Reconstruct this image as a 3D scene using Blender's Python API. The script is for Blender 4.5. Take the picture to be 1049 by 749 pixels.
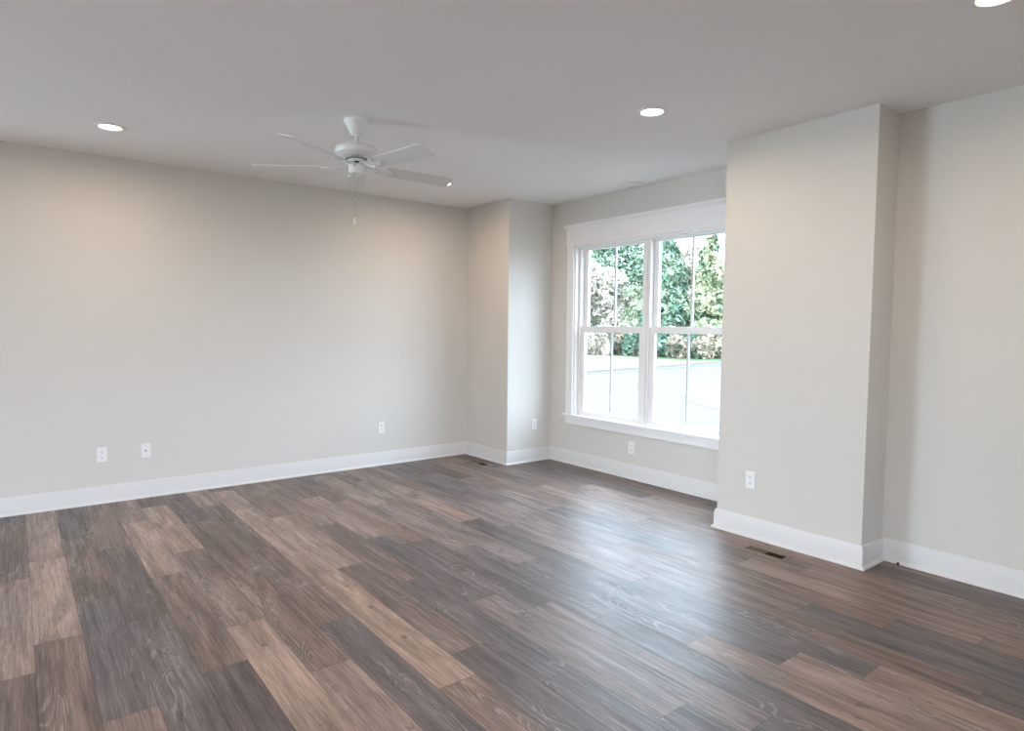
import bpy, bmesh, math, random
import numpy as np
from mathutils import Vector, Matrix

for o in list(bpy.data.objects):
    bpy.data.objects.remove(o)
SC = bpy.context.scene
COL = SC.collection
PI = math.pi

# ------------------------------------------------------------------ camera
CAM = Vector((0.0, -5.9793, 1.4305))
F_PX, YAW, PITCH, ROLL = 654.88, 0.6623, -0.0595, 0.0090
fw = Vector((math.sin(YAW) * math.cos(PITCH), math.cos(YAW) * math.cos(PITCH), math.sin(PITCH)))
rt = fw.cross(Vector((0, 0, 1))).normalized()
up = rt.cross(fw)
c, s = math.cos(ROLL), math.sin(ROLL)
rt, up = c * rt + s * up, -s * rt + c * up
cd = bpy.data.cameras.new('camera')
cam = bpy.data.objects.new('camera', cd)
COL.objects.link(cam)
m = Matrix((rt, up, -fw)).transposed().to_4x4()
m.translation = CAM
cam.matrix_world = m
cd.sensor_fit = 'HORIZONTAL'
cd.sensor_width = 36.0
cd.lens = F_PX / 1049.0 * 36.0
cd.clip_start, cd.clip_end = 0.05, 400
SC.camera = cam

# ------------------------------------------------------------------ world, sun, exposure
SKY_STRENGTH = 14.0
SUN_ENERGY = 9.0
DOWNLIGHT_W = 9.2
SIDE_WINDOW_W = 420.0
REAR_FILL_W = 80.0
EXPOSURE = 0.08

w = bpy.data.worlds.new('world')
SC.world = w
w.use_nodes = True
bg = w.node_tree.nodes['Background']
bg.inputs[0].default_value = (0.665, 0.835, 1.0, 1)
bg.inputs[1].default_value = SKY_STRENGTH

sd = bpy.data.lights.new('sun', 'SUN')
sd.energy, sd.angle, sd.color = SUN_ENERGY, 0.01, (0.95, 0.97, 1.0)
sun = bpy.data.objects.new('sun', sd)
COL.objects.link(sun)
sun.rotation_euler = (math.radians(52), 0, 0)          # shines towards +y, 38 degrees high

# daylight through the side window out of frame
ld = bpy.data.lights.new('side_window_daylight', 'AREA')
ld.shape, ld.size, ld.size_y = 'RECTANGLE', 2.0, 2.4
ld.energy, ld.color = SIDE_WINDOW_W, (0.68, 0.86, 0.98)
lo = bpy.data.objects.new('side_window_daylight', ld)
COL.objects.link(lo)
lo.location = (-7.25, 1.9, 1.15)
lo.rotation_euler = (0, math.radians(-90), 0)          # faces +x

# added fill light behind the camera, sent upwards through an added opening
rd = bpy.data.lights.new('rear_fill', 'AREA')
rd.shape, rd.size, rd.size_y = 'RECTANGLE', 5.0, 2.2
rd.energy, rd.color = REAR_FILL_W, (1.0, 0.58, 0.42)
ro = bpy.data.objects.new('rear_fill', rd)
COL.objects.link(ro)
ro.location = (-3.2, -9.6, 0.55)
ro.rotation_euler = (math.radians(90 + 25), 0, math.radians(-12))   # faces +y, tilted upwards

# sampling portal over the front window (adds no light of its own)
pd = bpy.data.lights.new('front_window_portal', 'AREA')
pd.shape, pd.size, pd.size_y = 'RECTANGLE', 1.74, 1.86
pd.cycles.is_portal = True
po = bpy.data.objects.new('front_window_portal', pd)
COL.objects.link(po)
po.location = (4.80, -2.043, 1.4)
po.rotation_euler = (0, math.radians(90), 0)           # faces -x

vs = SC.view_settings
vs.view_transform = 'Standard'
vs.look = 'None'
vs.exposure = EXPOSURE
vs.gamma = 1.0
vs.use_curve_mapping = False
cy = SC.cycles
cy.use_denoising = True
cy.max_bounces = 14
cy.diffuse_bounces = 8
cy.glossy_bounces = 4
cy.transparent_max_bounces = 12
cy.caustics_reflective = True
cy.caustics_refractive = False
cy.sample_clamp_indirect = 6.0

# ------------------------------------------------------------------ helpers
def tag(o, label=None, cat=None, group=None, kind=None):
    if label: o['label'] = label
    if cat: o['category'] = cat
    if group: o['group'] = group
    if kind: o['kind'] = kind
    return o

def empty(name, loc, parent=None):
    o = bpy.data.objects.new(name, None)
    o.empty_display_size = 0.05
    COL.objects.link(o)
    o.location = loc
    if parent: o.parent = parent
    return o

def copy_tree(o, parent=None):
    c_ = o.copy()
    COL.objects.link(c_)
    c_.parent = parent
    for ch in list(o.children):
        copy_tree(ch, c_)
    return c_

def build(name, bm, mat, parent=None, smooth=None, loc=None):
    """link the bmesh as one object; smooth = auto-smooth angle in degrees"""
    bmesh.ops.recalc_face_normals(bm, faces=bm.faces)
    if smooth is not None:
        for f in bm.faces: f.smooth = True
        lim = math.radians(smooth)
        for e in bm.edges:
            if len(e.link_faces) == 2 and e.calc_face_angle(0) > lim:
                e.smooth = False
    me = bpy.data.meshes.new(name)
    bm.to_mesh(me)
    bm.free()
    o = bpy.data.objects.new(name, me)
    COL.objects.link(o)
    for mm in (mat if isinstance(mat, (list, tuple)) else [mat]):
        me.materials.append(mm)
    if parent: o.parent = parent
    if loc: o.location = loc
    return o

def box(bm, x0, x1, y0, y1, z0, z1, mat=0):
    x0, x1 = min(x0, x1), max(x0, x1); y0, y1 = min(y0, y1), max(y0, y1); z0, z1 = min(z0, z1), max(z0, z1)
    v = [bm.verts.new(p) for p in ((x0, y0, z0), (x1, y0, z0), (x1, y1, z0), (x0, y1, z0),
                                   (x0, y0, z1), (x1, y0, z1), (x1, y1, z1), (x0, y1, z1))]
    fs = []
    for q in ((3, 2, 1, 0), (4, 5, 6, 7), (0, 1, 5, 4), (1, 2, 6, 5), (2, 3, 7, 6), (3, 0, 4, 7)):
        f = bm.faces.new([v[i] for i in q]); f.material_index = mat; fs.append(f)
    return v

def bev(bm, w_, seg=2):
    es = [e for e in bm.edges if len(e.link_faces) == 2 and e.calc_face_angle(0) > 0.6]
    bmesh.ops.bevel(bm, geom=es, offset=w_, segments=seg, affect='EDGES', profile=0.6, clamp_overlap=True)

def lathe(bm, prof, n=40, cx=0, cy_=0, M=None):
    """prof: list of (r, z); r=0 closes with a pole"""
    rings = []
    for r, z in prof:
        if r <= 1e-6:
            rings.append([bm.verts.new((cx, cy_, z))])
        else:
            rings.append([bm.verts.new((cx + r * math.cos(2 * PI * k / n), cy_ + r * math.sin(2 * PI * k / n), z)) for k in range(n)])
    new = [v for r in rings for v in r]
    for a, b in zip(rings, rings[1:]):
        for k in range(n):
            k2 = (k + 1) % n
            if len(a) == 1 and len(b) == 1: continue
            if len(a) == 1: bm.faces.new((a[0], b[k], b[k2]))
            elif len(b) == 1: bm.faces.new((a[k2], a[k], b[0]))
            else: bm.faces.new((a[k], b[k], b[k2], a[k2]))
    if M is not None:
        for v in new: v.co = M @ v.co
    return new

def tube(bm, pts, r, n=8, closed=False):
    pts = [Vector(p) for p in pts]
    rings = []
    N = len(pts)
    prev = None
    for i, p in enumerate(pts):
        if closed: t = (pts[(i + 1) % N] - pts[i - 1]).normalized()
        else: t = (pts[min(i + 1, N - 1)] - pts[max(i - 1, 0)]).normalized()
        a = prev if prev is not None else (Vector((0, 0, 1)) if abs(t.z) < 0.9 else Vector((1, 0, 0)))
        u = (a - t * a.dot(t)).normalized()
        prev = u
        v_ = t.cross(u)
        rr = r[i] if isinstance(r, (list, tuple)) else r
        rings.append([bm.verts.new(p + rr * (math.cos(2 * PI * k / n) * u + math.sin(2 * PI * k / n) * v_)) for k in range(n)])
    for i in range(N if closed else N - 1):
        a, b = rings[i], rings[(i + 1) % N]
        for k in range(n):
            bm.faces.new((a[k], a[(k + 1) % n], b[(k + 1) % n], b[k]))
    if not closed:
        bm.faces.new(rings[0][::-1]); bm.faces.new(rings[-1])

def prism(bm, poly, z0, z1):
    a = [bm.verts.new((x, y, z0)) for x, y in poly]
    b = [bm.verts.new((x, y, z1)) for x, y in poly]
    n = len(poly)
    bm.faces.new(a[::-1]); bm.faces.new(b)
    for k in range(n):
        bm.faces.new((a[k], a[(k + 1) % n], b[(k + 1) % n], b[k]))
    return a + b

# ------------------------------------------------------------------ materials
def mat(name, col, rough=0.6, spec=0.5, metal=0.0, noise=None, bump=None):
    """principled; noise=(scale, amount) varies the value a little, bump=(scale, strength)"""
    m_ = bpy.data.materials.new(name)
    m_.use_nodes = True
    nt = m_.node_tree
    b = nt.nodes['Principled BSDF']
    b.inputs['Base Color'].default_value = (*col, 1)
    b.inputs['Roughness'].default_value = rough
    b.inputs['Specular IOR Level'].default_value = spec
    b.inputs['Metallic'].default_value = metal
    tc = None
    if noise or bump:
        tc = nt.nodes.new('ShaderNodeTexCoord')
    if noise:
        n = nt.nodes.new('ShaderNodeTexNoise'); n.inputs['Scale'].default_value = noise[0]; n.inputs['Detail'].default_value = 4
        nt.links.new(tc.outputs['Object'], n.inputs['Vector'])
        r = nt.nodes.new('ShaderNodeMapRange')
        r.inputs['From Min'].default_value, r.inputs['From Max'].default_value = 0.25, 0.75
        r.inputs['To Min'].default_value, r.inputs['To Max'].default_value = 1 - noise[1], 1 + noise[1]
        nt.links.new(n.outputs['Fac'], r.inputs['Value'])
        mx = nt.nodes.new('ShaderNodeVectorMath'); mx.operation = 'SCALE'
        mx.inputs[0].default_value = col
        nt.links.new(r.outputs['Result'], mx.inputs['Scale'])
        nt.links.new(mx.outputs['Vector'], b.inputs['Base Color'])
    if bump:
        n2 = nt.nodes.new('ShaderNodeTexNoise'); n2.inputs['Scale'].default_value = bump[0]; n2.inputs['Detail'].default_value = 3
        nt.links.new(tc.outputs['Object'], n2.inputs['Vector'])
        bp = nt.nodes.new('ShaderNodeBump'); bp.inputs['Strength'].default_value = bump[1]; bp.inputs['Distance'].default_value = 0.001
        nt.links.new(n2.outputs['Fac'], bp.inputs['Height'])
        nt.links.new(bp.outputs['Normal'], b.inputs['Normal'])
    return m_

M = {}
M['paint'] = mat('greige_wall_paint', (0.66, 0.64, 0.605), 0.75, 0.25, noise=(1.5, 0.01), bump=(260, 0.10))
M['ceiling'] = mat('ceiling_paint', (0.85, 0.845, 0.84), 0.85, 0.2, noise=(1.5, 0.01), bump=(220, 0.10))
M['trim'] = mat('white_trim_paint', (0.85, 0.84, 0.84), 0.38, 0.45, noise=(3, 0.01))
M['base'] = mat('white_trim_paint_dimmed', (0.70, 0.695, 0.70), 0.42, 0.35, noise=(3, 0.01))  # same white paint as the trim; its dimmer light is put into the colour
M['vinyl'] = mat('white_window_vinyl', (0.85, 0.85, 0.85), 0.35, 0.5, noise=(4, 0.01))
M['bar'] = mat('grey_grille_bar', (0.60, 0.63, 0.65), 0.4, 0.5, noise=(4, 0.02))
M['plate'] = mat('white_plastic_plate', (0.82, 0.82, 0.83), 0.3, 0.5, noise=(20, 0.01))
M['slot'] = mat('dark_outlet_slot', (0.05, 0.05, 0.055), 0.6, 0.3, noise=(40, 0.1))
M['fan'] = mat('white_fan_enamel', (0.80, 0.83, 0.84), 0.28, 0.5, noise=(6, 0.01))
M['blade'] = mat('white_blade_laminate', (0.70, 0.71, 0.69), 0.45, 0.4, noise=(6, 0.02))
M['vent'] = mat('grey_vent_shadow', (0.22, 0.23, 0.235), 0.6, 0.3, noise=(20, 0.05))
M['dark'] = mat('dark_motor_metal', (0.03, 0.032, 0.035), 0.5, 0.4, noise=(30, 0.1))
M['chain'] = mat('pull_chain_metal', (0.45, 0.44, 0.42), 0.35, 0.5, 0.8, noise=(60, 0.05))
M['ring'] = mat('white_light_trim', (0.80, 0.79, 0.77), 0.4, 0.4, noise=(20, 0.01))
M['register'] = mat('brown_wood_register', (0.215, 0.160, 0.125), 0.45, 0.4, noise=(35, 0.2))
M['damper'] = mat('register_damper_metal', (0.075, 0.055, 0.038), 0.5, 0.4, noise=(40, 0.15))
M['dark_plate'] = mat('register_painted_dark', (0.018, 0.012, 0.008), 0.8, 0.1, noise=(40, 0.2))
M['black'] = mat('black_rubber', (0.02, 0.018, 0.02), 0.6, 0.3, noise=(80, 0.1))

def emit(name, col, strength):
    m_ = bpy.data.materials.new(name); m_.use_nodes = True
    nt = m_.node_tree; nt.nodes.clear()
    e = nt.nodes.new('ShaderNodeEmission'); e.inputs[0].default_value = (*col, 1); e.inputs[1].default_value = strength
    o = nt.nodes.new('ShaderNodeOutputMaterial'); nt.links.new(e.outputs[0], o.inputs[0])
    return m_
M['lens'] = emit('lit_downlight_lens', (1.0, 0.86, 0.68), 8.0)

def glass_mat():
    m_ = bpy.data.materials.new('window_glass'); m_.use_nodes = True
    nt = m_.node_tree; nt.nodes.clear()
    t = nt.nodes.new('ShaderNodeBsdfTransparent'); t.inputs[0].default_value = (0.97, 0.98, 0.98, 1)
    g = nt.nodes.new('ShaderNodeBsdfGlossy'); g.inputs['Roughness'].default_value = 0.0
    f = nt.nodes.new('ShaderNodeFresnel'); f.inputs['IOR'].default_value = 1.45
    mx = nt.nodes.new('ShaderNodeMixShader'); o = nt.nodes.new('ShaderNodeOutputMaterial')
    ge = nt.nodes.new('ShaderNodeNewGeometry')             # reflect on the entering face only
    iv = nt.nodes.new('ShaderNodeMath'); iv.operation = 'SUBTRACT'; iv.inputs[0].default_value = 1.0
    ml = nt.nodes.new('ShaderNodeMath'); ml.operation = 'MULTIPLY'
    nt.links.new(ge.outputs['Backfacing'], iv.inputs[1]); nt.links.new(f.outputs[0], ml.inputs[0]); nt.links.new(iv.outputs[0], ml.inputs[1])
    nt.links.new(ml.outputs[0], mx.inputs[0]); nt.links.new(t.outputs[0], mx.inputs[1]); nt.links.new(g.outputs[0], mx.inputs[2])
    nt.links.new(mx.outputs[0], o.inputs[0])
    return m_
M['glass'] = glass_mat()

# vinyl plank flooring: every plank has its own tone (colour attribute) and its own stretch of grain (uv)
def floor_mat():
    m_ = bpy.data.materials.new('wood_look_vinyl_planks'); m_.use_nodes = True
    nt = m_.node_tree; N = nt.nodes; L = nt.links
    b = N['Principled BSDF']
    def node(t, **k):
        n = N.new(t)
        for a, v in k.items(): setattr(n, a, v)
        return n
    def math_(op, a, b_=None, clamp=False):
        n = node('ShaderNodeMath', operation=op, use_clamp=clamp)
        for i, v in enumerate((a, b_)):
            if v is None: continue
            if isinstance(v, (int, float)): n.inputs[i].default_value = v
            else: L.new(v, n.inputs[i])
        return n.outputs[0]
    def rng(v, f0, f1, t0, t1, smooth=False):
        n = node('ShaderNodeMapRange')
        if smooth: n.interpolation_type = 'SMOOTHSTEP'
        for i, x in zip(('From Min', 'From Max', 'To Min', 'To Max'), (f0, f1, t0, t1)): n.inputs[i].default_value = x
        L.new(v, n.inputs['Value'])
        return n.outputs[0]
    uv = node('ShaderNodeUVMap', uv_map='grain').outputs[0]
    ed = node('ShaderNodeUVMap', uv_map='edge').outputs[0]
    tone = node('ShaderNodeAttribute', attribute_name='tone')
    def noise(sx, sy, detail=3, dist=0.0, rough=0.5):
        mp = node('ShaderNodeMapping'); mp.inputs['Scale'].default_value = (sx, sy, 1)
        L.new(uv, mp.inputs['Vector'])
        n = node('ShaderNodeTexNoise', noise_dimensions='2D'); n.inputs['Scale'].default_value = 1
        n.inputs['Detail'].default_value = detail; n.inputs['Distortion'].default_value = dist; n.inputs['Roughness'].default_value = rough
        L.new(mp.outputs[0], n.inputs['Vector'])
        return n.outputs['Fac']
    broad = noise(11, 1.6, 3, 0.6)
    streak = noise(55, 2.2, 4, 0.4, 0.6)
    fine = noise(190, 9, 4, 0.0, 0.65)
    # cathedral figure: nested rings stretched along the plank
    mp = node('ShaderNodeMapping'); mp.inputs['Scale'].default_value = (7.5, 1.15, 1); L.new(uv, mp.inputs['Vector'])
    wn = node('ShaderNodeTexNoise', noise_dimensions='2D'); wn.inputs['Scale'].default_value = 1.0; wn.inputs['Detail'].default_value = 1.5; wn.inputs['Distortion'].default_value = 0.5
    L.new(mp.outputs[0], wn.inputs['Vector'])
    ring = math_('SINE', math_('MULTIPLY', wn.outputs['Fac'], 115.0))
    ring_mask = rng(noise(6.0, 1.3, 1), 0.56, 0.68, 0, 1, True)
    pores = rng(ring, 0.45, 0.95, 0, 1)
    pores = math_('MULTIPLY', pores, ring_mask)
    pores = math_('MULTIPLY', pores, rng(fine, 0.35, 0.6, 0.15, 1))
    fleck = math_('MULTIPLY', rng(fine, 0.60, 0.74, 0, 1), rng(streak, 0.45, 0.65, 0.15, 1))
    # tone x light/dark grain
    v1 = rng(broad, 0.3, 0.7, 0.66, 1.32)
    v2 = rng(streak, 0.3, 0.7, 0.74, 1.24)
    v3 = rng(fine, 0.3, 0.7, 0.72, 1.28)
    val = math_('MULTIPLY', math_('MULTIPLY', v1, v2), v3)
    sc = node('ShaderNodeVectorMath', operation='SCALE'); L.new(tone.outputs['Color'], sc.inputs[0]); L.new(val, sc.inputs['Scale'])
    # knots
    knot = rng(noise(16, 7, 2), 0.70, 0.80, 0, 0.6, True)
    mk = node('ShaderNodeMix', data_type='RGBA'); L.new(knot, mk.inputs[0]); L.new(sc.outputs[0], mk.inputs[6]); mk.inputs[7].default_value = (0.055, 0.042, 0.04, 1)
    # limed pores
    mw = node('ShaderNodeMix', data_type='RGBA')
    L.new(math_('ADD', math_('MULTIPLY', pores, 0.50), math_('MULTIPLY', fleck, 0.26), True), mw.inputs[0])
    L.new(mk.outputs[2], mw.inputs[6]); mw.inputs[7].default_value = (0.40, 0.37, 0.36, 1)
    # joint line
    sx = node('ShaderNodeSeparateXYZ'); L.new(ed, sx.inputs[0])
    dist = math_('MINIMUM', sx.outputs[0], sx.outputs[1])
    line = rng(dist, 0.0004, 0.0020, 0.45, 1.0)
    fin = node('ShaderNodeVectorMath', operation='SCALE'); L.new(mw.outputs[2], fin.inputs[0]); L.new(line, fin.inputs['Scale'])
    L.new(fin.outputs[0], b.inputs['Base Color'])
    line_grain = noise(120, 1.6, 3, 0.2, 0.65)
    L.new(rng(line_grain, 0.3, 0.7, 0.38, 0.54), b.inputs['Roughness'])
    L.new(rng(line_grain, 0.3, 0.7, 0.95, 0.50), b.inputs['Specular IOR Level'])
    hb = math_('ADD', math_('MULTIPLY', line_grain, 0.7), math_('MULTIPLY', fine, 0.3))
    hb = math_('ADD', hb, math_('MULTIPLY', line, 0.6))
    bp = node('ShaderNodeBump'); bp.inputs['Strength'].default_value = 0.35; bp.inputs['Distance'].default_value = 0.0015
    L.new(hb, bp.inputs['Height']); L.new(bp.outputs[0], b.inputs['Normal'])
    return m_
M['floor'] = floor_mat()

# ------------------------------------------------------------------ room plan (metres)
H = 2.74
XP, YP = 4.016, -0.757            # corner chase: side face and front face
XW = 4.611                        # window wall
XC, YC0, YC1 = 3.981, -3.303, -4.303   # boxed column
XR = 4.267                        # wall beyond the column
XL, YR = -7.0, -8.2               # left wall, rear wall (out of frame)
XB, YB = -1.0, 3.5                # where the long back wall ends and the next room begins
XO = 4.75                         # outside face
T = 0.12

def struct(name, bm, m_, label, cat, parent=None, **k):
    return tag(build(name, bm, m_, parent, **k), label, cat, kind='structure')

# ------------------------------------------------------------------ floor
PW, PL, PX0 = 0.179, 1.24, 0.032
PHASE = {-3: .7, -2: .9, -1: .30, 0: .021, 1: .858, 2: .018, 3: .715, 4: .358, 5: .975, 6: .592, 7: .158, 8: 1.20, 9: .367, 10: .811,
         11: 1.055, 12: .10, 13: .53, 14: .876, 15: 1.14, 16: .240, 17: .65, 18: 1.0, 19: .09, 20: .388, 21: .786, 22: .624, 23: 1.215,
         24: .4, 25: .8}
#  tones of the planks from the back wall towards the camera
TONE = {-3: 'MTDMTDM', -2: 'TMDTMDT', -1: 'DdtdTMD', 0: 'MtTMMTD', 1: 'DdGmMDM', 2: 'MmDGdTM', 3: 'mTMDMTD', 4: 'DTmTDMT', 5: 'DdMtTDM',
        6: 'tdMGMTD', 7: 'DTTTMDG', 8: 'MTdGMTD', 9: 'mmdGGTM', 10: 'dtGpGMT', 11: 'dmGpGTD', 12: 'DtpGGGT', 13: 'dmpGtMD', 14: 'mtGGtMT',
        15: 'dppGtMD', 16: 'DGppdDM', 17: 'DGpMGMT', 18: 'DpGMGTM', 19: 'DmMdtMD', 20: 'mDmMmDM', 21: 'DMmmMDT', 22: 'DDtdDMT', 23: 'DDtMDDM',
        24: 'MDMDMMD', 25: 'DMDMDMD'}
TONES = {'T': (0.300, 0.215, 0.180), 't': (0.250, 0.182, 0.157), 'm': (0.200, 0.141, 0.120), 'M': (0.165, 0.115, 0.097),
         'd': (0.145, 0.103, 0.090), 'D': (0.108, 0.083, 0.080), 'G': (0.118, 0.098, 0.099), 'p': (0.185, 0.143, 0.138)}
rnd = random.Random(5)
verts, faces, cols, uvg, uve = [], [], [], [], []
def plank(x0, x1, ya, yb, col, full_a, full_b):
    i = len(verts)
    verts.extend([(x0, yb, 0), (x1, yb, 0), (x1, ya, 0), (x0, ya, 0)])
    faces.append((i, i + 1, i + 2, i + 3))
    ou, ov = rnd.uniform(0, 40), rnd.uniform(0, 90)
    for (x, y) in ((x0, yb), (x1, yb), (x1, ya), (x0, ya)):
        cols.append(col); uvg.append((x - x0 + ou, y + ov))
def plank_cells(x0, x1, ya, yb, col):
    """one plank as 9 cells so that the edge uv measures the distance to its own rim"""
    e = 0.004
    ou, ov = rnd.uniform(0, 40), rnd.uniform(0, 90)
    xs = [(x0, 0), (x0 + e, e), (x1 - e, e), (x1, 0)]
    ys = [(yb, 0), (yb + e, e), (ya - e, e), (ya, 0)]
    base = len(verts)
    idx = {}
    for jx, (x, dx) in enumerate(xs):
        for jy, (y, dy) in enumerate(ys):
            idx[jx, jy] = len(verts); verts.append((x, y, 0))
    for jx in range(3):
        for jy in range(3):
            q = [(jx, jy), (jx + 1, jy), (jx + 1, jy + 1), (jx, jy + 1)]
            faces.append([idx[k] for k in q])
            for (a, b_) in q:
                cols.append(col); uvg.append((xs[a][0] - x0 + ou, ys[b_][0] + ov)); uve.append((xs[a][1], ys[b_][1]))
for r in range(-40, 26):
    x0 = PX0 + PW * r
    x1 = x0 + PW
    if x1 < XL - 0.05: continue
    ph = PHASE.get(r, rnd.uniform(0.1, 1.2))
    seq = TONE.get(r) or ''.join(rnd.choice('TMDGm') for _ in range(7))
    y_top = 0.13 if x0 > XB - 0.1 else YB
    edges = [y_top] + [-(ph + PL * k) for k in range(-4 if y_top > 1 else 0, 8) if -(ph + PL * k) < y_top - 0.02]
    seq = seq[-4:] + seq if y_top > 1 else seq
    if r == 23: edges = [0.13, -1.215, -2.455, -3.60, -4.703, -5.94, -7.18, -8.42]
    edges = [e for e in edges if e > YR - 0.1] + [YR - 0.1]
    for k, (ya, yb) in enumerate(zip(edges, edges[1:])):
        if ya - yb < 0.02: continue
        t = TONES[seq[k % len(seq)]]
        j = rnd.uniform(0.93, 1.07)
        h_ = rnd.uniform(-0.03, 0.03)
        plank_cells(x0, x1, ya, yb, (t[0] * j * (1 + h_), t[1] * j, t[2] * j * (1 - h_), 1))
me = bpy.data.meshes.new('floor')
me.from_pydata(verts, [], faces)
ca = me.color_attributes.new('tone', 'FLOAT_COLOR', 'CORNER')
ca.data.foreach_set('color', np.array(cols, dtype=np.float32).ravel())
for nm, dat in (('grain', uvg), ('edge', uve)):
    ul = me.uv_layers.new(name=nm)
    ul.data.foreach_set('uv', np.array(dat, dtype=np.float32).ravel())
me.materials.append(M['floor'])
flo = bpy.data.objects.new('floor', me)
COL.objects.link(flo)
tag(flo, 'wood look plank floor in mixed tan, brown and charcoal boards', 'floor', kind='structure')
bm = bmesh.new(); box(bm, XL - T, XO, YR - T, T, -0.2, -0.004); box(bm, XL - T, XB + T, T, YB + T, -0.2, -0.004)
struct('subfloor', bm, M['dark_plate'], 'dark subfloor slab beneath the plank floor', 'floor')

# ------------------------------------------------------------------ walls and ceiling
bm = bmesh.new(); box(bm, XL - T, XO, YR - T, T, H, H + 0.15); box(bm, XL - T, XB + T, T, YB + T, H, H + 0.15)
struct('ceiling', bm, M['ceiling'], 'flat white painted ceiling with recessed lights and a fan', 'ceiling')
bm = bmesh.new(); box(bm, XB, XP + 0.3, 0, T, 0, H)
struct('wall_back', bm, M['paint'], 'long plain greige wall with three small plates above the baseboard', 'wall')
bm = bmesh.new(); box(bm, XP, XO, YP, 0, 0, H)
struct('wall_corner', bm, M['paint'], 'boxed wall chase in the far corner next to the window', 'wall')
# front window opening
WY0, WY1, WZ0, WZ1 = -1.113, -2.973, 0.52, 2.277
bm = bmesh.new()
box(bm, XW, XO, WY0, YP, 0, H); box(bm, XW, XO, YC0, WY1, 0, H)
box(bm, XW, XO, WY1, WY0, 0, WZ0); box(bm, XW, XO, WY1, WY0, WZ1, H)
struct('wall_window', bm, M['paint'], 'greige wall that holds the large white double window', 'wall')
bm = bmesh.new(); box(bm, XC, XO, YC1, YC0, 0, H)
struct('wall_column', bm, M['paint'], 'boxed out wall column that partly hides the window', 'wall')
bm = bmesh.new(); box(bm, XR, XO, YR - T, YC1, 0, H)
struct('wall_right', bm, M['paint'], 'greige wall nearest the camera past the boxed column', 'wall')
RX0, RX1, RZ1 = -5.6, -0.9, 2.35
bm = bmesh.new(); box(bm, XL - T, RX0, YR - T, YR, 0, H); box(bm, RX1, XR, YR - T, YR, 0, H); box(bm, RX0, RX1, YR - T, YR, RZ1, H)
struct('wall_rear', bm, M['paint'], 'greige wall behind the camera', 'wall')
SY0, SY1, SZ0, SZ1 = 3.1, 0.7, 0.12, 2.15
bm = bmesh.new()
box(bm, XL - T, XL, SY0, YB, 0, H); box(bm, XL - T, XL, YR, SY1, 0, H)
box(bm, XL - T, XL, SY1, SY0, 0, SZ0); box(bm, XL - T, XL, SY1, SY0, SZ1, H)
struct('wall_left', bm, M['paint'], 'greige wall with a side window outside the frame', 'wall')

bm = bmesh.new(); box(bm, XB, XB + T, T, YB, 0, H)
struct('wall_return', bm, M['paint'], 'greige wall round the far end of the long back wall', 'wall')
bm = bmesh.new(); box(bm, XL - T, XB + T, YB, YB + T, 0, H)
struct('wall_far', bm, M['paint'], 'greige end wall of the next room', 'wall')

# baseboards: one moulded length per wall, mitred at the corners
BPROF = [(0, 0), (0.030, 0), (0.0295, 0.007), (0.026, 0.014), (0.020, 0.019), (0.0155, 0.0205), (0.0150, 0.112), (0.0115, 0.121),
         (0.0110, 0.128), (0.0085, 0.136), (0.004, 0.1385), (0, 0.1385)]
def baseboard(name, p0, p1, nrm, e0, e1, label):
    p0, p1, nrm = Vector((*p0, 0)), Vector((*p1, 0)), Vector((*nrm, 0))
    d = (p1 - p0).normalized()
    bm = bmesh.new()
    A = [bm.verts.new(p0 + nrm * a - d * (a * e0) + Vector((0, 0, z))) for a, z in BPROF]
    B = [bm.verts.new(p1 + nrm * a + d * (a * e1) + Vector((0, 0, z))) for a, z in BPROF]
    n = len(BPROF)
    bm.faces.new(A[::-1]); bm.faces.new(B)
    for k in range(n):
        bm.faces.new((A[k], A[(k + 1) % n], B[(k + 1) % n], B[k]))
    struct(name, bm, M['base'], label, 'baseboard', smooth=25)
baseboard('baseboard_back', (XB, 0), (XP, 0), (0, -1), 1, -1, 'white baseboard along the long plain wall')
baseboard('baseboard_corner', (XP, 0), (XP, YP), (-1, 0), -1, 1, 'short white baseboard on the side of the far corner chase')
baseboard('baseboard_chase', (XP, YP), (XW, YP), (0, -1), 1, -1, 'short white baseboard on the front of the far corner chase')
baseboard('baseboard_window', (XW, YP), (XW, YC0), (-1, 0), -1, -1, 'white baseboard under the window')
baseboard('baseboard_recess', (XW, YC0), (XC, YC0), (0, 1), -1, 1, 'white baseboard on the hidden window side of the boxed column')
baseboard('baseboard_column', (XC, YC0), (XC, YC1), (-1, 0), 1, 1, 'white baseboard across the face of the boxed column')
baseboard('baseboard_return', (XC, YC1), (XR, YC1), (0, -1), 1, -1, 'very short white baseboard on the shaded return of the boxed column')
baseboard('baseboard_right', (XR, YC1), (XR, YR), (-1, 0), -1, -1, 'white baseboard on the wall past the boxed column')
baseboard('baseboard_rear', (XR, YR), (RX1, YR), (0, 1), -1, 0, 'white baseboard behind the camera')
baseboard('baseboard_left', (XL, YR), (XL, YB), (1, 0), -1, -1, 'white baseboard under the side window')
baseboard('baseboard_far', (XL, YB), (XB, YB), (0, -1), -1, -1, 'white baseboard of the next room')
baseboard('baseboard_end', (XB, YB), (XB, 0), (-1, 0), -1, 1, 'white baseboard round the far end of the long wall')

# ------------------------------------------------------------------ front window
win = empty('window_1', (XW, -2.043, 0.52))
tag(win, 'large white double window of two double hung units with trees outside', 'window', kind='structure')
def wpart(name, bm, m_, parent=win, b_=0.0015, smooth=None):
    if b_: bev(bm, b_, 2)
    o = build(name, bm, m_, None, smooth)
    o.parent = parent
    base = Vector((0, 0, 0))
    q = parent
    while q is not None:
        base += q.location; q = q.parent
    for v in o.data.vertices: v.co -= base
    return o
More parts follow.
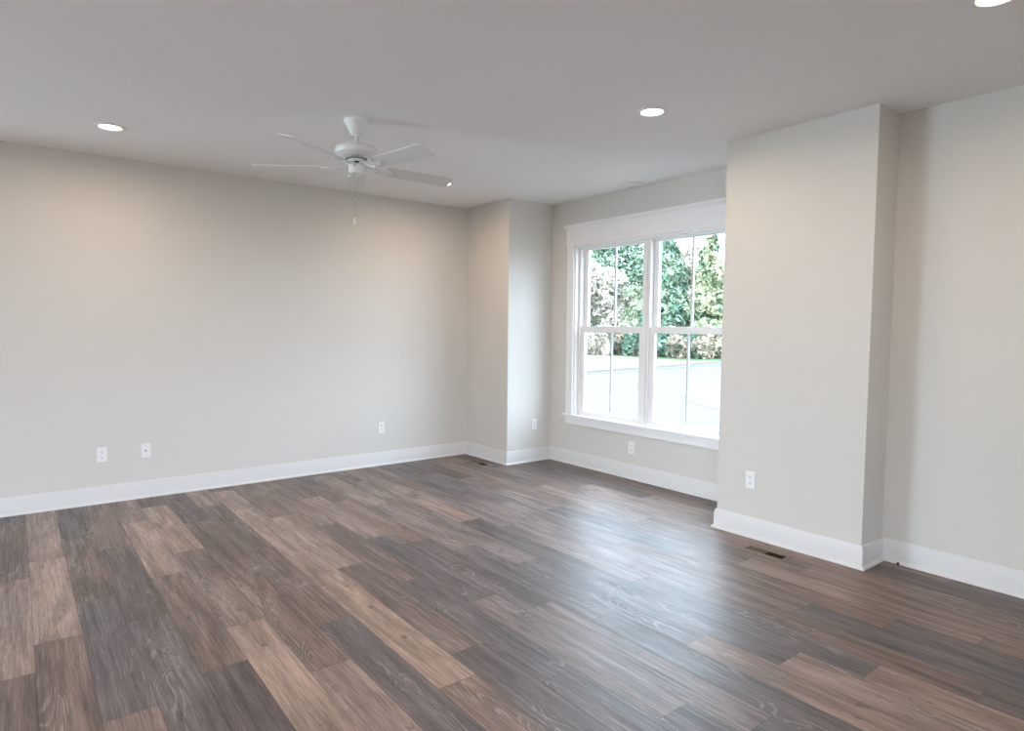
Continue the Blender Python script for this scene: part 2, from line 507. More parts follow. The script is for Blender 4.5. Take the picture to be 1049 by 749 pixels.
# casing
for (ya, yb) in ((-1.018, -1.113), (-2.973, -3.068)):
    bm = bmesh.new(); box(bm, XW - 0.020, XW, ya, yb, 0.52, 2.277)
    wpart('side_casing', bm, M['trim'])
bm = bmesh.new(); box(bm, XW - 0.024, XW, -1.008, -3.078, 2.277, 2.455)
wpart('head_casing', bm, M['trim'])
# cap moulding: angled crown profile
bm = bmesh.new()
prof = [(0, 2.450), (-0.026, 2.450), (-0.030, 2.458), (-0.046, 2.474), (-0.050, 2.478), (-0.050, 2.492), (0, 2.492)]
A = [bm.verts.new((XW + dx, -1.008 + abs(dx) * 0.9 - 0.02, z)) for dx, z in prof]
B = [bm.verts.new((XW + dx, -3.078 - abs(dx) * 0.9 + 0.02, z)) for dx, z in prof]
bm.faces.new(A[::-1]); bm.faces.new(B)
for k in range(len(prof)):
    bm.faces.new((A[k], A[(k + 1) % len(prof)], B[(k + 1) % len(prof)], B[k]))
wpart('cap_moulding', bm, M['trim'], b_=0)
bm = bmesh.new(); box(bm, XW - 0.048, XW + 0.05, -0.985, -3.10, 0.508, 0.526)
wpart('stool', bm, M['trim'], b_=0.004)
bm = bmesh.new(); box(bm, XW - 0.020, XW, -1.018, -3.068, 0.428, 0.508)
wpart('apron', bm, M['trim'])
# jamb liner boards and frame
bm = bmesh.new()
box(bm, XW - 0.002, XO, -1.113, -1.131, 0.52, 2.277); box(bm, XW - 0.002, XO, -2.955, -2.973, 0.52, 2.277)
box(bm, XW - 0.002, XO, -1.131, -2.955, 2.259, 2.277); box(bm, XW + 0.03, XO, -1.131, -2.955, 0.52, 0.536)
wpart('jamb', bm, M['trim'], b_=0)
for (ya, yb) in ((-1.131, -2.040), (-2.046, -2.955)):
    fr = None
    bm = bmesh.new()
    x0, x1 = XW + 0.042, XO - 0.005
    box(bm, x0, x1, ya, ya - 0.032, 0.536, 2.259); box(bm, x0, x1, yb + 0.032, yb, 0.536, 2.259)
    box(bm, x0 + 0.005, x1, ya - 0.032, yb + 0.032, 2.247, 2.259); box(bm, x0 + 0.005, x1, ya - 0.032, yb + 0.032, 0.536, 0.545)
    wpart('unit_frame', bm, M['vinyl'])
    mid = (ya + yb) / 2
    gl, gr = mid + 0.3655, mid - 0.3655
    for nm, xs0, xs1, z0, z1, gz0, gz1 in (('lower_sash', XW + 0.050, XW + 0.084, 0.545, 1.444, 0.582, 1.386),
                                           ('upper_sash', XW + 0.090, XW + 0.124, 1.388, 2.247, 1.450, 2.232)):
        bm = bmesh.new()
        box(bm, xs0, xs1, ya - 0.033, gl, z0, z1); box(bm, xs0, xs1, gr, yb + 0.033, z0, z1)
        box(bm, xs0, xs1, gl, gr, z0, gz0); box(bm, xs0, xs1, gl, gr, gz1, z1)
        sash = wpart(nm, bm, M['vinyl'])
        xm = (xs0 + xs1) / 2
        bm = bmesh.new(); box(bm, xm - 0.003, xm + 0.003, gl + 0.004, gr - 0.004, gz0 - 0.004, gz1 + 0.004)
        wpart('pane', bm, M['glass'], sash, b_=0)
        bm = bmesh.new()
        box(bm, xm - 0.009, xm - 0.0035, mid - 0.0095, mid + 0.0095, gz0, gz1)
        box(bm, xm + 0.0035, xm + 0.009, mid - 0.0095, mid + 0.0095, gz0, gz1)
        wpart('grille_bar', bm, M['bar'], sash, b_=0.002)
        if nm == 'lower_sash':
            for q in (-0.2, 0.2):
                bm = bmesh.new()
                box(bm, xs0 + 0.004, xs1 - 0.004, mid + q - 0.03, mid + q + 0.03, 1.444, 1.452)
                lathe(bm, [(0.0, 1.462), (0.012, 1.461), (0.014, 1.457), (0.014, 1.452)], 16, xm, mid + q)
                box(bm, xs0 - 0.004, xm, mid + q - 0.006, mid + q + 0.022, 1.453, 1.459)
                wpart('sash_lock', bm, M['vinyl'], sash, b_=0.001)
# side window out of frame, only its frame and pane
sw = empty('window_2', (XL, (SY0 + SY1) / 2, SZ0))
tag(sw, 'side window outside the picture that lets in daylight', 'window', kind='structure')
bm = bmesh.new()
ym = (SY0 + SY1) / 2
for a, b_, z0, z1 in ((SY0, SY0 - 0.05, SZ0, SZ1), (SY1 + 0.05, SY1, SZ0, SZ1), (SY0, SY1, SZ0, SZ0 + 0.05), (SY0, SY1, SZ1 - 0.05, SZ1), (ym + 0.03, ym - 0.03, SZ0, SZ1)):
    box(bm, XL - 0.09, XL - 0.02, a, b_, z0, z1)
wpart('window_frame', bm, M['vinyl'], sw)
dr = empty('added_door_1', ((RX0 + RX1) / 2, YR, 0))  # unseen doors, added only to frame the rear fill light
tag(dr, 'added patio doors behind the camera, opening for the unseen rear fill', 'added_door', kind='structure')
bm = bmesh.new()
n_ = 3
for k in range(n_ + 1):
    x = RX0 + (RX1 - RX0) * k / n_
    box(bm, max(RX0, x - 0.05), min(RX1, x + 0.05), YR - 0.09, YR - 0.03, 0, RZ1)
box(bm, RX0, RX1, YR - 0.09, YR - 0.03, RZ1 - 0.06, RZ1); box(bm, RX0, RX1, YR - 0.09, YR - 0.03, 0, 0.06)
wpart('added_frame', bm, M['vinyl'], dr)

# ------------------------------------------------------------------ recessed ceiling lights
def downlight(name, x, y, label):
    root = empty(name, (x, y, H))
    tag(root, label, 'ceiling light', 'recessed lights in the ceiling')
    bm = bmesh.new()
    lathe(bm, [(0.066, 0.0), (0.095, 0.0), (0.095, -0.003), (0.088, -0.007), (0.072, -0.008), (0.068, -0.006), (0.066, 0.0)], 48)
    build('trim_ring', bm, M['ring'], root, smooth=40)
    bm = bmesh.new()
    lathe(bm, [(0.0, -0.0035), (0.05, -0.0035), (0.066, -0.003), (0.066, -0.0005), (0.0, -0.0005)], 48)
    build('lens', bm, M['lens'], root, smooth=40)
    l = bpy.data.lights.new('downlight_beam', 'AREA')
    l.shape, l.size = 'DISK', 0.125
    l.energy, l.color, l.spread = DOWNLIGHT_W, (1.0, 0.76, 0.55), math.radians(172)
    lo_ = bpy.data.objects.new('downlight_beam', l)
    COL.objects.link(lo_)
    lo_.parent = root
    lo_.location = (0, 0, -0.0095)
    return root
downlight('recessed_light', 0.548, -0.905, 'lit recessed light over the long plain wall, far from the window')
downlight('recessed_light', 3.083, -3.379, 'lit recessed light in open ceiling before the boxed column')
downlight('recessed_light', 3.073, -5.10, 'lit recessed light cut off by the top edge of the photo')
downlight('recessed_light', 3.142, -0.905, 'lit recessed light half hidden behind the tip of a fan blade')
downlight('recessed_light', 0.548, -3.379, 'recessed light above and ahead of the camera, outside the picture')
downlight('recessed_light', 0.548, -5.10, 'recessed light above the camera, outside the picture')

# flat round ceiling disc near the window
root = empty('smoke_detector', (4.452, -2.02, H))
tag(root, 'small flat white disc on the ceiling above the window', 'smoke detector')
bm = bmesh.new(); lathe(bm, [(0, 0), (0.086, 0), (0.086, -0.004), (0.084, -0.006), (0.0, -0.006)], 40)
build('base_ring', bm, M['ring'], root, smooth=40)
bm = bmesh.new(); lathe(bm, [(0, -0.006), (0.066, -0.006), (0.071, -0.010), (0.071, -0.016), (0.064, -0.022), (0, -0.024)], 40)
build('cover', bm, M['plate'], root, smooth=40)

# ------------------------------------------------------------------ ceiling fan
FX, FY = 1.762, -2.090
fan = empty('ceiling_fan', (FX, FY, H))
tag(fan, 'white ceiling fan with five blades and a pull chain', 'fan')
bm = bmesh.new()
lathe(bm, [(0, 0), (0.074, 0), (0.079, -0.004), (0.081, -0.012), (0.080, -0.020), (0.072, -0.032), (0.062, -0.046), (0.052, -0.064), (0.045, -0.080),
           (0.042, -0.088), (0.038, -0.092), (0.030, -0.096), (0.027, -0.104), (0.0, -0.105)], 48)
build('canopy', bm, M['fan'], fan, smooth=35)
bm = bmesh.new(); lathe(bm, [(0, -0.098), (0.0135, -0.098), (0.0135, -0.165), (0.019, -0.168), (0.021, -0.178), (0, -0.178)], 24)
build('downrod', bm, M['fan'], fan, smooth=35)
bm = bmesh.new()
lathe(bm, [(0, -0.156), (0.05, -0.157), (0.085, -0.161), (0.112, -0.168), (0.128, -0.178), (0.135, -0.190), (0.136, -0.204), (0.131, -0.217), (0.118, -0.227),
           (0.100, -0.233), (0.093, -0.235), (0, -0.235)], 64)
mot = build('motor_housing', bm, M['fan'], fan, smooth=30)
bm = bmesh.new()                                       # ring of vent fins below the housing
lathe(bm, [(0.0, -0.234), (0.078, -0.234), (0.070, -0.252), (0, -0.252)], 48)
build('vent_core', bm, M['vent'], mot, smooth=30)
bm = bmesh.new()
for k in range(36):
    a = 2 * PI * k / 36
    Mr = Matrix.Rotation(a, 4, 'Z')
    vv = box(bm, 0.066, 0.100, -0.0028, 0.0028, -0.249, -0.233)
    for v in vv:
        if v.co.z < -0.24 and v.co.x > 0.08: v.co.x -= 0.018
        v.co = Mr @ v.co
build('vent_fins', bm, M['fan'], mot)
bm = bmesh.new(); lathe(bm, [(0, -0.25), (0.052, -0.25), (0.055, -0.254), (0.055, -0.262), (0.050, -0.266), (0, -0.266)], 40)
fly = build('flywheel', bm, M['fan'], fan, smooth=35)
bm = bmesh.new(); lathe(bm, [(0, -0.265), (0.036, -0.265), (0.036, -0.284), (0, -0.284)], 32)
build('motor_neck', bm, M['dark'], fly, smooth=35)
bm = bmesh.new()
lathe(bm, [(0, -0.281), (0.044, -0.281), (0.049, -0.283), (0.051, -0.287), (0.051, -0.331), (0.049, -0.338), (0.042, -0.342), (0.0, -0.343)], 40)
cup = build('switch_housing', bm, M['fan'], fan, smooth=35)
bm = bmesh.new()
dcam = Vector((CAM.x - FX, CAM.y - FY, 0)).normalized()
aim = math.atan2(dcam.y, dcam.x)
for da, z in ((-0.25, -0.296), (1.85, -0.296), (3.95, -0.296)):
    bm = bmesh.new()
    Mx = Matrix.Rotation(aim + da, 4, 'Z') @ Matrix.Translation((0.0505, 0, z)) @ Matrix.Rotation(PI / 2, 4, 'Y')
    lathe(bm, [(0, 0.003), (0.004, 0.003), (0.0045, 0.0), (0, 0.0)], 12, M=Mx)
    build('screw', bm, M['dark'], cup, smooth=35)

# blade + iron, built along +x and turned into place
RT = 0.665
def blade_bm():
    out = []
    n = 10
    x0, x1 = 0.185, RT
    def hw(x):                                         # half width: widens towards the tip
        t = (x - x0) / (x1 - x0)
        return 0.056 + 0.016 * min(1, t * 1.15)
    pts = []
    for k in range(7):                                 # rounded root
        a = PI / 2 + PI * k / 6
        pts.append((x0 + 0.018 + 0.018 * math.cos(a), hw(x0) * math.sin(a)))
    for k in range(1, n): 
        x = x0 + (x1 - 0.035 - x0) * k / n; pts.append((x, -hw(x)))
    for k in range(6):                                 # tip corner, ccw side
        a = -PI / 2 + PI / 2 * k / 5
        pts.append((x1 - 0.028 + 0.028 * math.cos(a), -hw(x1) + 0.028 + 0.028 * math.sin(a)))
    for k in range(6):
        a = PI / 2 * k / 5
        pts.append((x1 - 0.028 + 0.028 * math.cos(a), hw(x1) - 0.028 + 0.028 * math.sin(a)))
    for k in range(n - 1, 0, -1):
        x = x0 + (x1 - 0.035 - x0) * k / n; pts.append((x, hw(x)))
    bm = bmesh.new()
    prism(bm, pts, -0.003, 0.003)
    bev(bm, 0.0012, 1)
    return bm
def iron_bm():
    bm = bmesh.new()
    # neck: two rails from the flywheel sweeping down to the blade
    for sgn in (-1, 1):
        pts = [(0.045, 0.014 * sgn, 0.012), (0.075, 0.016 * sgn, 0.010), (0.105, 0.020 * sgn, 0.000), (0.135, 0.026 * sgn, -0.008), (0.165, 0.034 * sgn, -0.009)]
        tube(bm, pts, [0.0085, 0.0080, 0.0075, 0.0070, 0.0066], 8)
        # side scroll
        sp = []
        for k in range(15):
            a = k / 14 * 2.1 * PI
            r = 0.024 * (1 - 0.62 * k / 14)
            sp.append((0.178 + r * math.cos(a + PI * 0.9), sgn * (0.036 + r * math.sin(a + PI * 0.9)), -0.009))
        tube(bm, sp, 0.0060, 6)
    # middle tongue and cross plate that carry the blade
    prism(bm, [(0.155, -0.045), (0.166, -0.050), (0.176, -0.045), (0.182, -0.014), (0.232, -0.010), (0.240, 0.0), (0.232, 0.010), (0.182, 0.014), (0.176, 0.045), (0.166, 0.050), (0.155, 0.045), (0.163, 0.0)], -0.010, -0.0045)
    ring = [(0.205 + 0.020 * math.cos(2 * PI * k / 16), 0.020 * math.sin(2 * PI * k / 16), -0.009) for k in range(16)]
    tube(bm, ring, 0.0055, 6, closed=True)
    for (x, y) in ((0.168, 0.040), (0.168, -0.040), (0.230, 0.0)):
        lathe(bm, [(0, -0.0145), (0.005, -0.0135), (0.0065, -0.010), (0, -0.010)], 12, x, y)
    return bm
BLADE_Z = -0.293
PITCH_B = math.radians(13)
iron0 = blade0 = None
for k in range(5):
    a = math.radians(66.8 - 72 * k)
    if k == 0:
        iron0 = build('blade_iron', iron_bm(), M['fan'], fan, smooth=35)
        blade0 = build('blade', blade_bm(), M['blade'], iron0)
        io, bl = iron0, blade0
    else:
        io = iron0.copy(); COL.objects.link(io); io.parent = fan
        bl = blade0.copy(); COL.objects.link(bl); bl.parent = io
    io.location = (0, 0, BLADE_Z)
    # ccw edge lower
    io.rotation_euler = (Matrix.Rotation(0.024, 3, 'Y') @ Matrix.Rotation(a, 3, 'Z') @ Matrix.Rotation(-PITCH_B, 3, 'X')).to_euler()
# pull chain with bead and bell
px, py = 0.047 * math.cos(aim - 0.30), 0.047 * math.sin(aim - 0.30)
ch = empty('pull_chain', (px, py, -0.334), fan)
bm = bmesh.new()
tube(bm, [(0, 0, 0.012), (0, 0, -0.15), (0, 0, -0.295)], 0.0011, 6)
for k in range(58):
    bmesh.ops.create_icosphere(bm, subdivisions=1, radius=0.0019, matrix=Matrix.Translation((0, 0, -0.005 * k)))
build('bead_chain', bm, M['chain'], ch, smooth=60)
bm = bmesh.new(); lathe(bm, [(0, -0.168), (0.004, -0.170), (0.0055, -0.175), (0.004, -0.180), (0, -0.182)], 16)
build('connector', bm, M['plate'], ch, smooth=40)
bm = bmesh.new(); lathe(bm, [(0, -0.287), (0.003, -0.288), (0.005, -0.296), (0.0065, -0.306), (0.0095, -0.322), (0.0098, -0.328), (0.007, -0.332), (0, -0.333)], 20)
build('bell_pull', bm, M['plate'], ch, smooth=40)

# ------------------------------------------------------------------ wall plates (built facing -y, plate back on y=0)
def plate_base(name, label, cat, grp=None):
    root = empty(name, (0, 0, 0))
    tag(root, label, cat, grp)
    bm = bmesh.new(); box(bm, -0.0355, 0.0355, -0.006, 0, -0.058, 0.058)
    bev(bm, 0.0025, 2)
    build('face_plate', bm, M['plate'], root, smooth=40)
    return root
def outlet(label, loc, rz, grp='duplex outlets'):
    root = plate_base('wall_outlet', label, 'outlet', grp)
    for zc in (0.0195, -0.0195):
        bm = bmesh.new()
        pts = []
        for k in range(24):
            a = 2 * PI * k / 24
            pts.append((max(-0.0155, min(0.0155, 0.0175 * math.cos(a))), 0.0145 * math.sin(a)))
        vv = prism(bm, pts, 0, 0.0022)
        for v in vv: v.co = Vector((v.co.x, -0.0055 - v.co.z, zc + v.co.y))
        rc = build('receptacle', bm, M['plate'], root)
        bm = bmesh.new()
        box(bm, -0.0075, -0.0050, -0.0083, -0.0074, zc - 0.003, zc + 0.0065)
        box(bm, 0.0050, 0.0075, -0.0083, -0.0074, zc - 0.002, zc + 0.0060)
        lathe(bm, [(0, 0.0), (0.0026, 0.0), (0.0026, 0.0009), (0, 0.0009)], 12, M=Matrix.Translation((0, -0.0074, zc - 0.0085)) @ Matrix.Rotation(PI / 2, 4, 'X'))
        build('slots', bm, M['slot'], rc)
    bm = bmesh.new(); lathe(bm, [(0, 0), (0.003, 0), (0.0022, 0.0012), (0, 0.0014)], 12, M=Matrix.Translation((0, -0.006, 0)) @ Matrix.Rotation(PI / 2, 4, 'X'))
    build('screw', bm, M['plate'], root)
    root.location = loc
    root.rotation_euler = (0, 0, rz)
    return root
Q = -PI / 2                                            # faces -x
outlet('white duplex outlet beside the jack plate on the long plain wall', (0.528, 0, 0.390), 0)
outlet('white duplex outlet on its own near the far end of the long wall', (2.961, 0, 0.392), 0)
outlet('white duplex outlet on the face of the far corner chase', (4.378, YP, 0.396), 0)
outlet('white duplex outlet under the window', (XW, -1.929, 0.298), Q)
outlet('white duplex outlet on the boxed column above the floor register', (XC, -3.562, 0.397), Q)
jk = plate_base('jack_plate', 'white wall plate with a single dark jack next to an outlet', 'jack plate')
bm = bmesh.new(); lathe(bm, [(0.0042, 0), (0.0075, 0), (0.0075, 0.004), (0.0062, 0.005), (0.0042, 0.005)], 16, M=Matrix.Translation((0, -0.006, 0)) @ Matrix.Rotation(PI / 2, 4, 'X'))
jc = build('jack_collar', bm, M['chain'], jk, smooth=40)
bm = bmesh.new(); lathe(bm, [(0, 0), (0.0045, 0), (0.0045, 0.003), (0, 0.003)], 16, M=Matrix.Translation((0, -0.006, 0)) @ Matrix.Rotation(PI / 2, 4, 'X'))
build('jack_hole', bm, M['slot'], jc)
for zc in (0.042, -0.042):
    bm = bmesh.new(); lathe(bm, [(0, 0), (0.003, 0), (0.0022, 0.0012), (0, 0.0014)], 12, M=Matrix.Translation((0, -0.006, zc)) @ Matrix.Rotation(PI / 2, 4, 'X'))
    build('screw', bm, M['plate'], jk)
jk.location = (0.835, 0, 0.389)

# ------------------------------------------------------------------ floor registers
def register(label, x0, x1, y0, y1, closed):
    """flush wooden register: frame, flat plate painted dark for the opening, damper blade over part of the slot"""
    root = empty('floor_register', ((x0 + x1) / 2, (y0 + y1) / 2, 0))
    tag(root, label, 'floor register')
    hx, hy = (x1 - x0) / 2, (y1 - y0) / 2
    fx, fy = 0.036, 0.018
    bm = bmesh.new()
    out = [(-hx, -hy), (hx, -hy), (hx, hy), (-hx, hy)]
    inn = [(-hx + fx, -hy + fy), (hx - fx, -hy + fy), (hx - fx, hy - fy), (-hx + fx, hy - fy)]
    lv = []
    for pts, z in ((out, 0.0), ([(x * 0.955, y * 0.98) for x, y in out], 0.006), ([(x * 1.06, y * 1.02) for x, y in inn], 0.006), (inn, 0.004), (inn, 0.0)):
        lv.append([bm.verts.new((x, y, z)) for x, y in pts])
    for a, b_ in zip(lv, lv[1:]):
        for k in range(4):
            bm.faces.new((a[k], a[(k + 1) % 4], b_[(k + 1) % 4], b_[k]))
    build('frame', bm, M['register'], root)
    bm = bmesh.new(); box(bm, -hx + fx, hx - fx, -hy + fy, hy - fy, 0.0002, 0.0008)  # no real hole: shade inside the opening is a flat near-black plate
    build('dark_plate', bm, M['dark_plate'], root)
    L_ = 2 * (hy - fy)
    bm = bmesh.new(); box(bm, -hx + fx + 0.002, hx - fx - 0.002, hy - fy - closed * L_, hy - fy - 0.006, 0.0009, 0.0024)
    bev(bm, 0.0004, 1)
    build('damper', bm, M['damper'], root)
register('flush brown floor register with open slot before the boxed column', 3.692, 3.840, -3.957, -3.670, 0.52)
register('flush brown floor register at the foot of the far corner chase', 3.748, 3.896, -0.687, -0.400, 0.45)

# tiny dark bead by the baseboard
bm = bmesh.new()
lathe(bm, [(0, 0), (0.0045, 0.0005), (0.0075, 0.004), (0.0080, 0.009), (0.0065, 0.014), (0.003, 0.0165), (0, 0.017)], 16)
bd = build('rubber_bumper', bm, M['black'], None, smooth=40, loc=(XR - 0.040, -4.415, 0))
tag(bd, 'tiny black bumper lying at the baseboard past the column return', 'bumper')

# ------------------------------------------------------------------ outdoors
GZ = -0.5
M['lawn'] = mat('pale_lit_lawn', (0.102, 0.097, 0.066), 0.9, 0.1, noise=(2.0, 0.15))  # same grass as the darker strip, paler tone painted for its sunlit part
M['shaded_grass'] = mat('shaded_grass', (0.034, 0.080, 0.034), 0.9, 0.1, noise=(3.0, 0.25))  # same grass again, tree shade painted as a darker green
M['asphalt'] = mat('sunlit_asphalt', (0.0585, 0.0485, 0.0455), 0.85, 0.2, noise=(4.0, 0.06))
M['kerb'] = mat('kerb_concrete', (0.090, 0.085, 0.076), 0.85, 0.2, noise=(3.0, 0.06))
M['gutter'] = mat('gutter_joint', (0.027, 0.025, 0.023), 0.9, 0.2, noise=(3.0, 0.1))
M['bark'] = mat('tree_bark', (0.16, 0.12, 0.09), 0.9, 0.1, noise=(6.0, 0.25))

bm = bmesh.new(); box(bm, -60, 160, -60, 160, GZ - 0.3, GZ)
struct('lawn', bm, M['lawn'], 'pale sunlit lawn outside the window', 'lawn')
def strip(name, pts, z0, z1, m_, label, cat):
    bm = bmesh.new(); prism(bm, pts, z0, z1)
    return struct(name, bm, m_, label, cat)
def offset(pts, d):
    """offset an open polyline to its left by d"""
    out = []
    for i, p in enumerate(pts):
        a = Vector(pts[max(i - 1, 0)]); b_ = Vector(pts[min(i + 1, len(pts) - 1)])
        t = (b_ - a).normalized()
        out.append((p[0] - t.y * d, p[1] + t.x * d))
    return out
KL = [(5.5, 10.2), (12, 12.0), (19.06, 13.37), (23.0, 13.92), (30.65, 15.11), (42, 17.6), (60, 22)]
near = [(60, -4), (42, -4), (20, -6), (5.5, -9)]
strip('road', KL + near, GZ, GZ + 0.012, M['asphalt'], 'sunlit pale grey road beyond the window', 'road')
strip('gutter', KL + offset(KL, -0.30)[::-1], GZ + 0.012, GZ + 0.018, M['kerb'], 'concrete gutter along the far side of the road', 'gutter')
strip('gutter_line', offset(KL, -0.30) + offset(KL, -0.50)[::-1], GZ + 0.012, GZ + 0.016, M['gutter'], 'dark seam where the road meets the gutter', 'gutter')
strip('kerb', offset(KL, 0.16) + KL[::-1], GZ, GZ + 0.13, M['kerb'], 'raised concrete kerb between road and lawn', 'kerb')
strip('grass_verge', offset(KL, 0.16) + offset(KL, 0.62)[::-1], GZ, GZ + 0.05, M['gutter'], 'dark edge of soil behind the kerb', 'verge')
isl = [(15.46, 5.52), (15.9, 6.15), (17.2, 6.55), (18.8, 6.7), (24, 7.2), (34, 6.0), (34, -3.0), (20, -3.4), (13.6, 0.6), (13.2, 2.9), (13.9, 4.2), (14.8, 5.1)]
strip('driveway_apron', isl, GZ, GZ + 0.024, M['kerb'], 'pale concrete apron rounding out into the road', 'driveway')
isl2 = [(17.2, 5.4), (19.5, 5.9), (24, 6.4), (33, 5.2), (33, -2.4), (20.5, -2.6), (15.0, 1.2), (15.2, 3.2)]
strip('grass_island', isl2, GZ, GZ + 0.02, M['lawn'], 'pale grass inside the rounded concrete apron', 'lawn')

def polar(az, d):
    a = math.radians(az)
    return (CAM.x + d * math.sin(a), CAM.y + d * math.cos(a))
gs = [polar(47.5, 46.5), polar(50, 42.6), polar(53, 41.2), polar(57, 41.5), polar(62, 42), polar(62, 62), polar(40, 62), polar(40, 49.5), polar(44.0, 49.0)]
strip('shaded_grass_strip', gs, GZ, GZ + 0.02, M['shaded_grass'], 'grass at the foot of the trees with shade painted in darker green', 'lawn')

def leaf_mat(name, c1, c2, scale=0.9):
    m_ = bpy.data.materials.new(name); m_.use_nodes = True
    nt = m_.node_tree; b = nt.nodes['Principled BSDF']
    b.inputs['Roughness'].default_value = 0.8; b.inputs['Specular IOR Level'].default_value = 0.15
    tc = nt.nodes.new('ShaderNodeTexCoord')
    n = nt.nodes.new('ShaderNodeTexNoise'); n.inputs['Scale'].default_value = scale; n.inputs['Detail'].default_value = 4
    r = nt.nodes.new('ShaderNodeValToRGB')
    r.color_ramp.elements[0].position, r.color_ramp.elements[1].position = 0.38, 0.62
    r.color_ramp.elements[0].color = (*c1, 1); r.color_ramp.elements[1].color = (*c2, 1)
    nt.links.new(tc.outputs['Object'], n.inputs['Vector']); nt.links.new(n.outputs['Fac'], r.inputs[0]); nt.links.new(r.outputs[0], b.inputs['Base Color'])
    return m_
LM = {
    'teal': leaf_mat('teal_evergreen_needles', (0.060, 0.115, 0.082), (0.19, 0.25, 0.17)),
    'lime': leaf_mat('yellow_green_foliage', (0.085, 0.135, 0.080), (0.29, 0.30, 0.18)),
    'cream': leaf_mat('pale_bleached_foliage', (0.24, 0.22, 0.18), (0.52, 0.48, 0.39)),
    'pale': leaf_mat('pale_green_foliage', (0.16, 0.21, 0.13), (0.42, 0.43, 0.30)),
    'brush': leaf_mat('dry_brush', (0.07, 0.085, 0.06), (0.34, 0.27, 0.20), 1.6),
}
def foliage(seed, lobes, leaf, count):
    """leafy mass: lobes (x,y,z,rx,ry,rz); small bent leaf sprays spread through and over them"""
    rs = np.random.RandomState(seed)
    vol = np.array([l[3] * l[4] * l[5] for l in lobes]) ** 0.67
    pick = rs.choice(len(lobes), size=count, p=vol / vol.sum())
    L_ = np.array(lobes)[pick]
    d = rs.normal(size=(count, 3)); d /= np.linalg.norm(d, axis=1)[:, None]
    rad = 1 - 0.55 * rs.rand(count) ** 2.2
    P = L_[:, :3] + d * L_[:, 3:] * rad[:, None]
    n = d + 0.7 * rs.normal(size=(count, 3)); n /= np.linalg.norm(n, axis=1)[:, None]
    a = np.cross(n, rs.normal(size=(count, 3))); a /= np.linalg.norm(a, axis=1)[:, None]
    b_ = np.cross(n, a)
    s_ = leaf * (0.6 + 0.8 * rs.rand(count))[:, None]
    V = np.stack([P - a * s_, P - b_ * s_ * 0.45 + n * s_ * 0.15, P + a * s_ - n * s_ * 0.2, P + b_ * s_ * 0.45 + n * s_ * 0.15], 1).reshape(-1, 3)
    me_ = bpy.data.meshes.new('foliage')
    me_.from_pydata(V.tolist(), [], np.arange(count * 4).reshape(-1, 4).tolist())
    return me_
def tree(name, az, d, h, r, kind, label, cat, seed, shape='cone', grp='trees beyond the road', leaf=0.26, count=5000):
    x, y = polar(az, d)
    root = empty(name, (x, y, GZ))
    tag(root, label, cat, grp)
    rs = random.Random(seed)
    lobes = []
    if shape == 'cone':                                # layered evergreen
        tiers = 11
        for t in range(tiers):
            f = t / (tiers - 1)
            z = h * (0.10 + 0.85 * f)
            rr = r * (1.0 - 0.72 * f ** 1.5) * rs.uniform(0.9, 1.1)
            for q in range(5 if f < 0.8 else 3):
                a = 2 * PI * (q + rs.random()) / 5
                lobes.append((rr * 0.55 * math.cos(a), rr * 0.55 * math.sin(a), z + rs.uniform(-0.3, 0.3), rr * 0.55, rr * 0.55, h * 0.055))
    else:                                              # round crown
        for q in range(26):
            f = rs.random()
            z = h * (0.16 + 0.78 * f)
            rr = r * math.sqrt(max(0.15, 1 - (1.7 * (f - 0.42)) ** 2))
            a = rs.uniform(0, 2 * PI)
            k = rs.uniform(0.3, 0.75)
            lobes.append((rr * k * math.cos(a), rr * k * math.sin(a), z, r * rs.uniform(0.28, 0.45), r * rs.uniform(0.28, 0.45), h * rs.uniform(0.06, 0.10)))
    me_ = foliage(seed, lobes, leaf, count)
    me_.materials.append(LM[kind])
    fo = bpy.data.objects.new('foliage', me_); COL.objects.link(fo); fo.parent = root
    bm = bmesh.new()
    tube(bm, [(0, 0, -0.05), (0.05, 0.03, h * 0.3), (0.0, 0.08, h * 0.6), (0.02, 0.0, h * 0.9)], [0.20, 0.15, 0.09, 0.03], 8)
    for q in range(7):
        z = h * (0.2 + 0.09 * q); a = rs.uniform(0, 2 * PI)
        tube(bm, [(0, 0, z), (r * 0.35 * math.cos(a), r * 0.35 * math.sin(a), z + 0.25), (r * 0.7 * math.cos(a), r * 0.7 * math.sin(a), z + 0.3)], [0.06, 0.04, 0.015], 6)
    build('trunk', bm, M['bark'], root, smooth=50)
    return root
tree('evergreen_tree', 48.4, 56, 14.5, 2.7, 'teal', 'tall dark teal evergreen rising behind the pale shrubs', 'tree', 1)
tree('evergreen_tree', 45.6, 63, 15.5, 2.6, 'teal', 'dark green evergreen whose top shows above the bleached tree', 'tree', 2)
tree('leafy_tree', 44.4, 51, 7.9, 2.6, 'cream', 'bleached pale tree filling the outer half of the first sash', 'tree', 3, 'round', leaf=0.22)
tree('leafy_tree', 46.9, 49.5, 6.4, 1.5, 'cream', 'bleached pale shrubby tree under the dark evergreens', 'tree', 4, 'round', leaf=0.22)
tree('leafy_tree', 48.6, 48.5, 5.0, 1.3, 'pale', 'pale yellow green bush below the tall teal evergreen', 'tree', 5, 'round', leaf=0.22)
tree('evergreen_tree', 51.6, 46, 8.9, 1.75, 'teal', 'teal evergreen standing close beside the window mullion', 'tree', 6, count=7000)
tree('leafy_tree', 53.2, 51.5, 9.2, 1.6, 'cream', 'pale cream tree between two evergreens', 'tree', 7, 'round', leaf=0.22)
tree('evergreen_tree', 55.2, 45.5, 8.4, 1.9, 'lime', 'yellow green sunlit evergreen by the boxed column', 'tree', 8, count=7000)
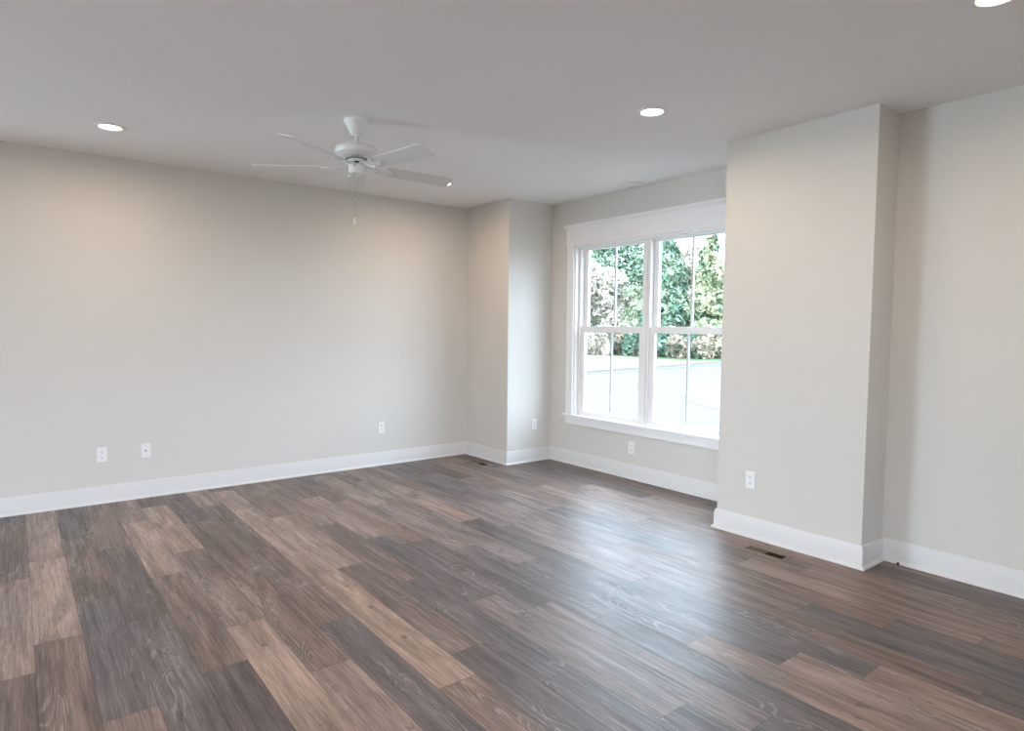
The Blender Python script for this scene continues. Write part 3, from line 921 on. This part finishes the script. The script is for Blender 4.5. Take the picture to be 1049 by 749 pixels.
tree('evergreen_tree', 57.5, 51, 8.0, 1.9, 'teal', 'blue green evergreen half hidden by the boxed column', 'tree', 9)
tree('evergreen_tree', 50.3, 62, 10.5, 2.0, 'pale', 'pale green tree mostly hidden by the window mullion', 'tree', 10)
tree('evergreen_tree', 53.6, 61, 8.0, 2.4, 'teal', 'dark evergreen behind the pale cream tree', 'tree', 11)
def shrub(az, d, h, r, kind, label, seed):
    x, y = polar(az, d)
    root = empty('shrub', (x, y, GZ))
    tag(root, label, 'shrub', 'shrubs below the trees')
    rs = random.Random(seed)
    lobes = [(rs.uniform(-.6, .6) * r, rs.uniform(-.6, .6) * r, h * rs.uniform(0.25, 0.65), r * 0.5, r * 0.5, h * 0.32) for _ in range(9)]
    me_ = foliage(seed, lobes, 0.17, 1500)
    me_.materials.append(LM[kind])
    fo = bpy.data.objects.new('foliage', me_); COL.objects.link(fo); fo.parent = root
    bm = bmesh.new()
    for q in range(6):
        a = 2 * PI * q / 6
        tube(bm, [(0.05 * math.cos(a), 0.05 * math.sin(a), -0.03), (r * 0.3 * math.cos(a), r * 0.3 * math.sin(a), h * 0.4), (r * 0.5 * math.cos(a), r * 0.5 * math.sin(a), h * 0.75)], [0.03, 0.02, 0.008], 6)
    build('stems', bm, M['bark'], root, smooth=50)
shrub(44.0, 48.2, 1.9, 0.82, 'cream', 'bleached low shrub at the outer jamb of the window', 21)
shrub(45.6, 46.6, 2.0, 0.82, 'cream', 'bleached low shrub left of the first grille bar', 22)
shrub(47.2, 47.5, 2.0, 0.75, 'brush', 'dry mottled shrub right of the first grille bar', 23)
shrub(48.7, 45.6, 2.2, 0.75, 'teal', 'dark green low shrub next to the mullion', 24)
shrub(50.9, 44.9, 1.9, 0.68, 'teal', 'dark low shrub just past the mullion', 25)
shrub(52.2, 43.3, 1.6, 0.68, 'brush', 'dry tan brush under the teal evergreen', 26)
shrub(53.5, 44.7, 1.9, 0.68, 'teal', 'dark shrub behind the second grille bar', 27)
shrub(54.6, 42.9, 1.7, 0.68, 'brush', 'dry tan brush under the yellow green evergreen', 28)
shrub(55.9, 44.2, 1.9, 0.68, 'brush', 'dry mottled brush next to the boxed column', 29)
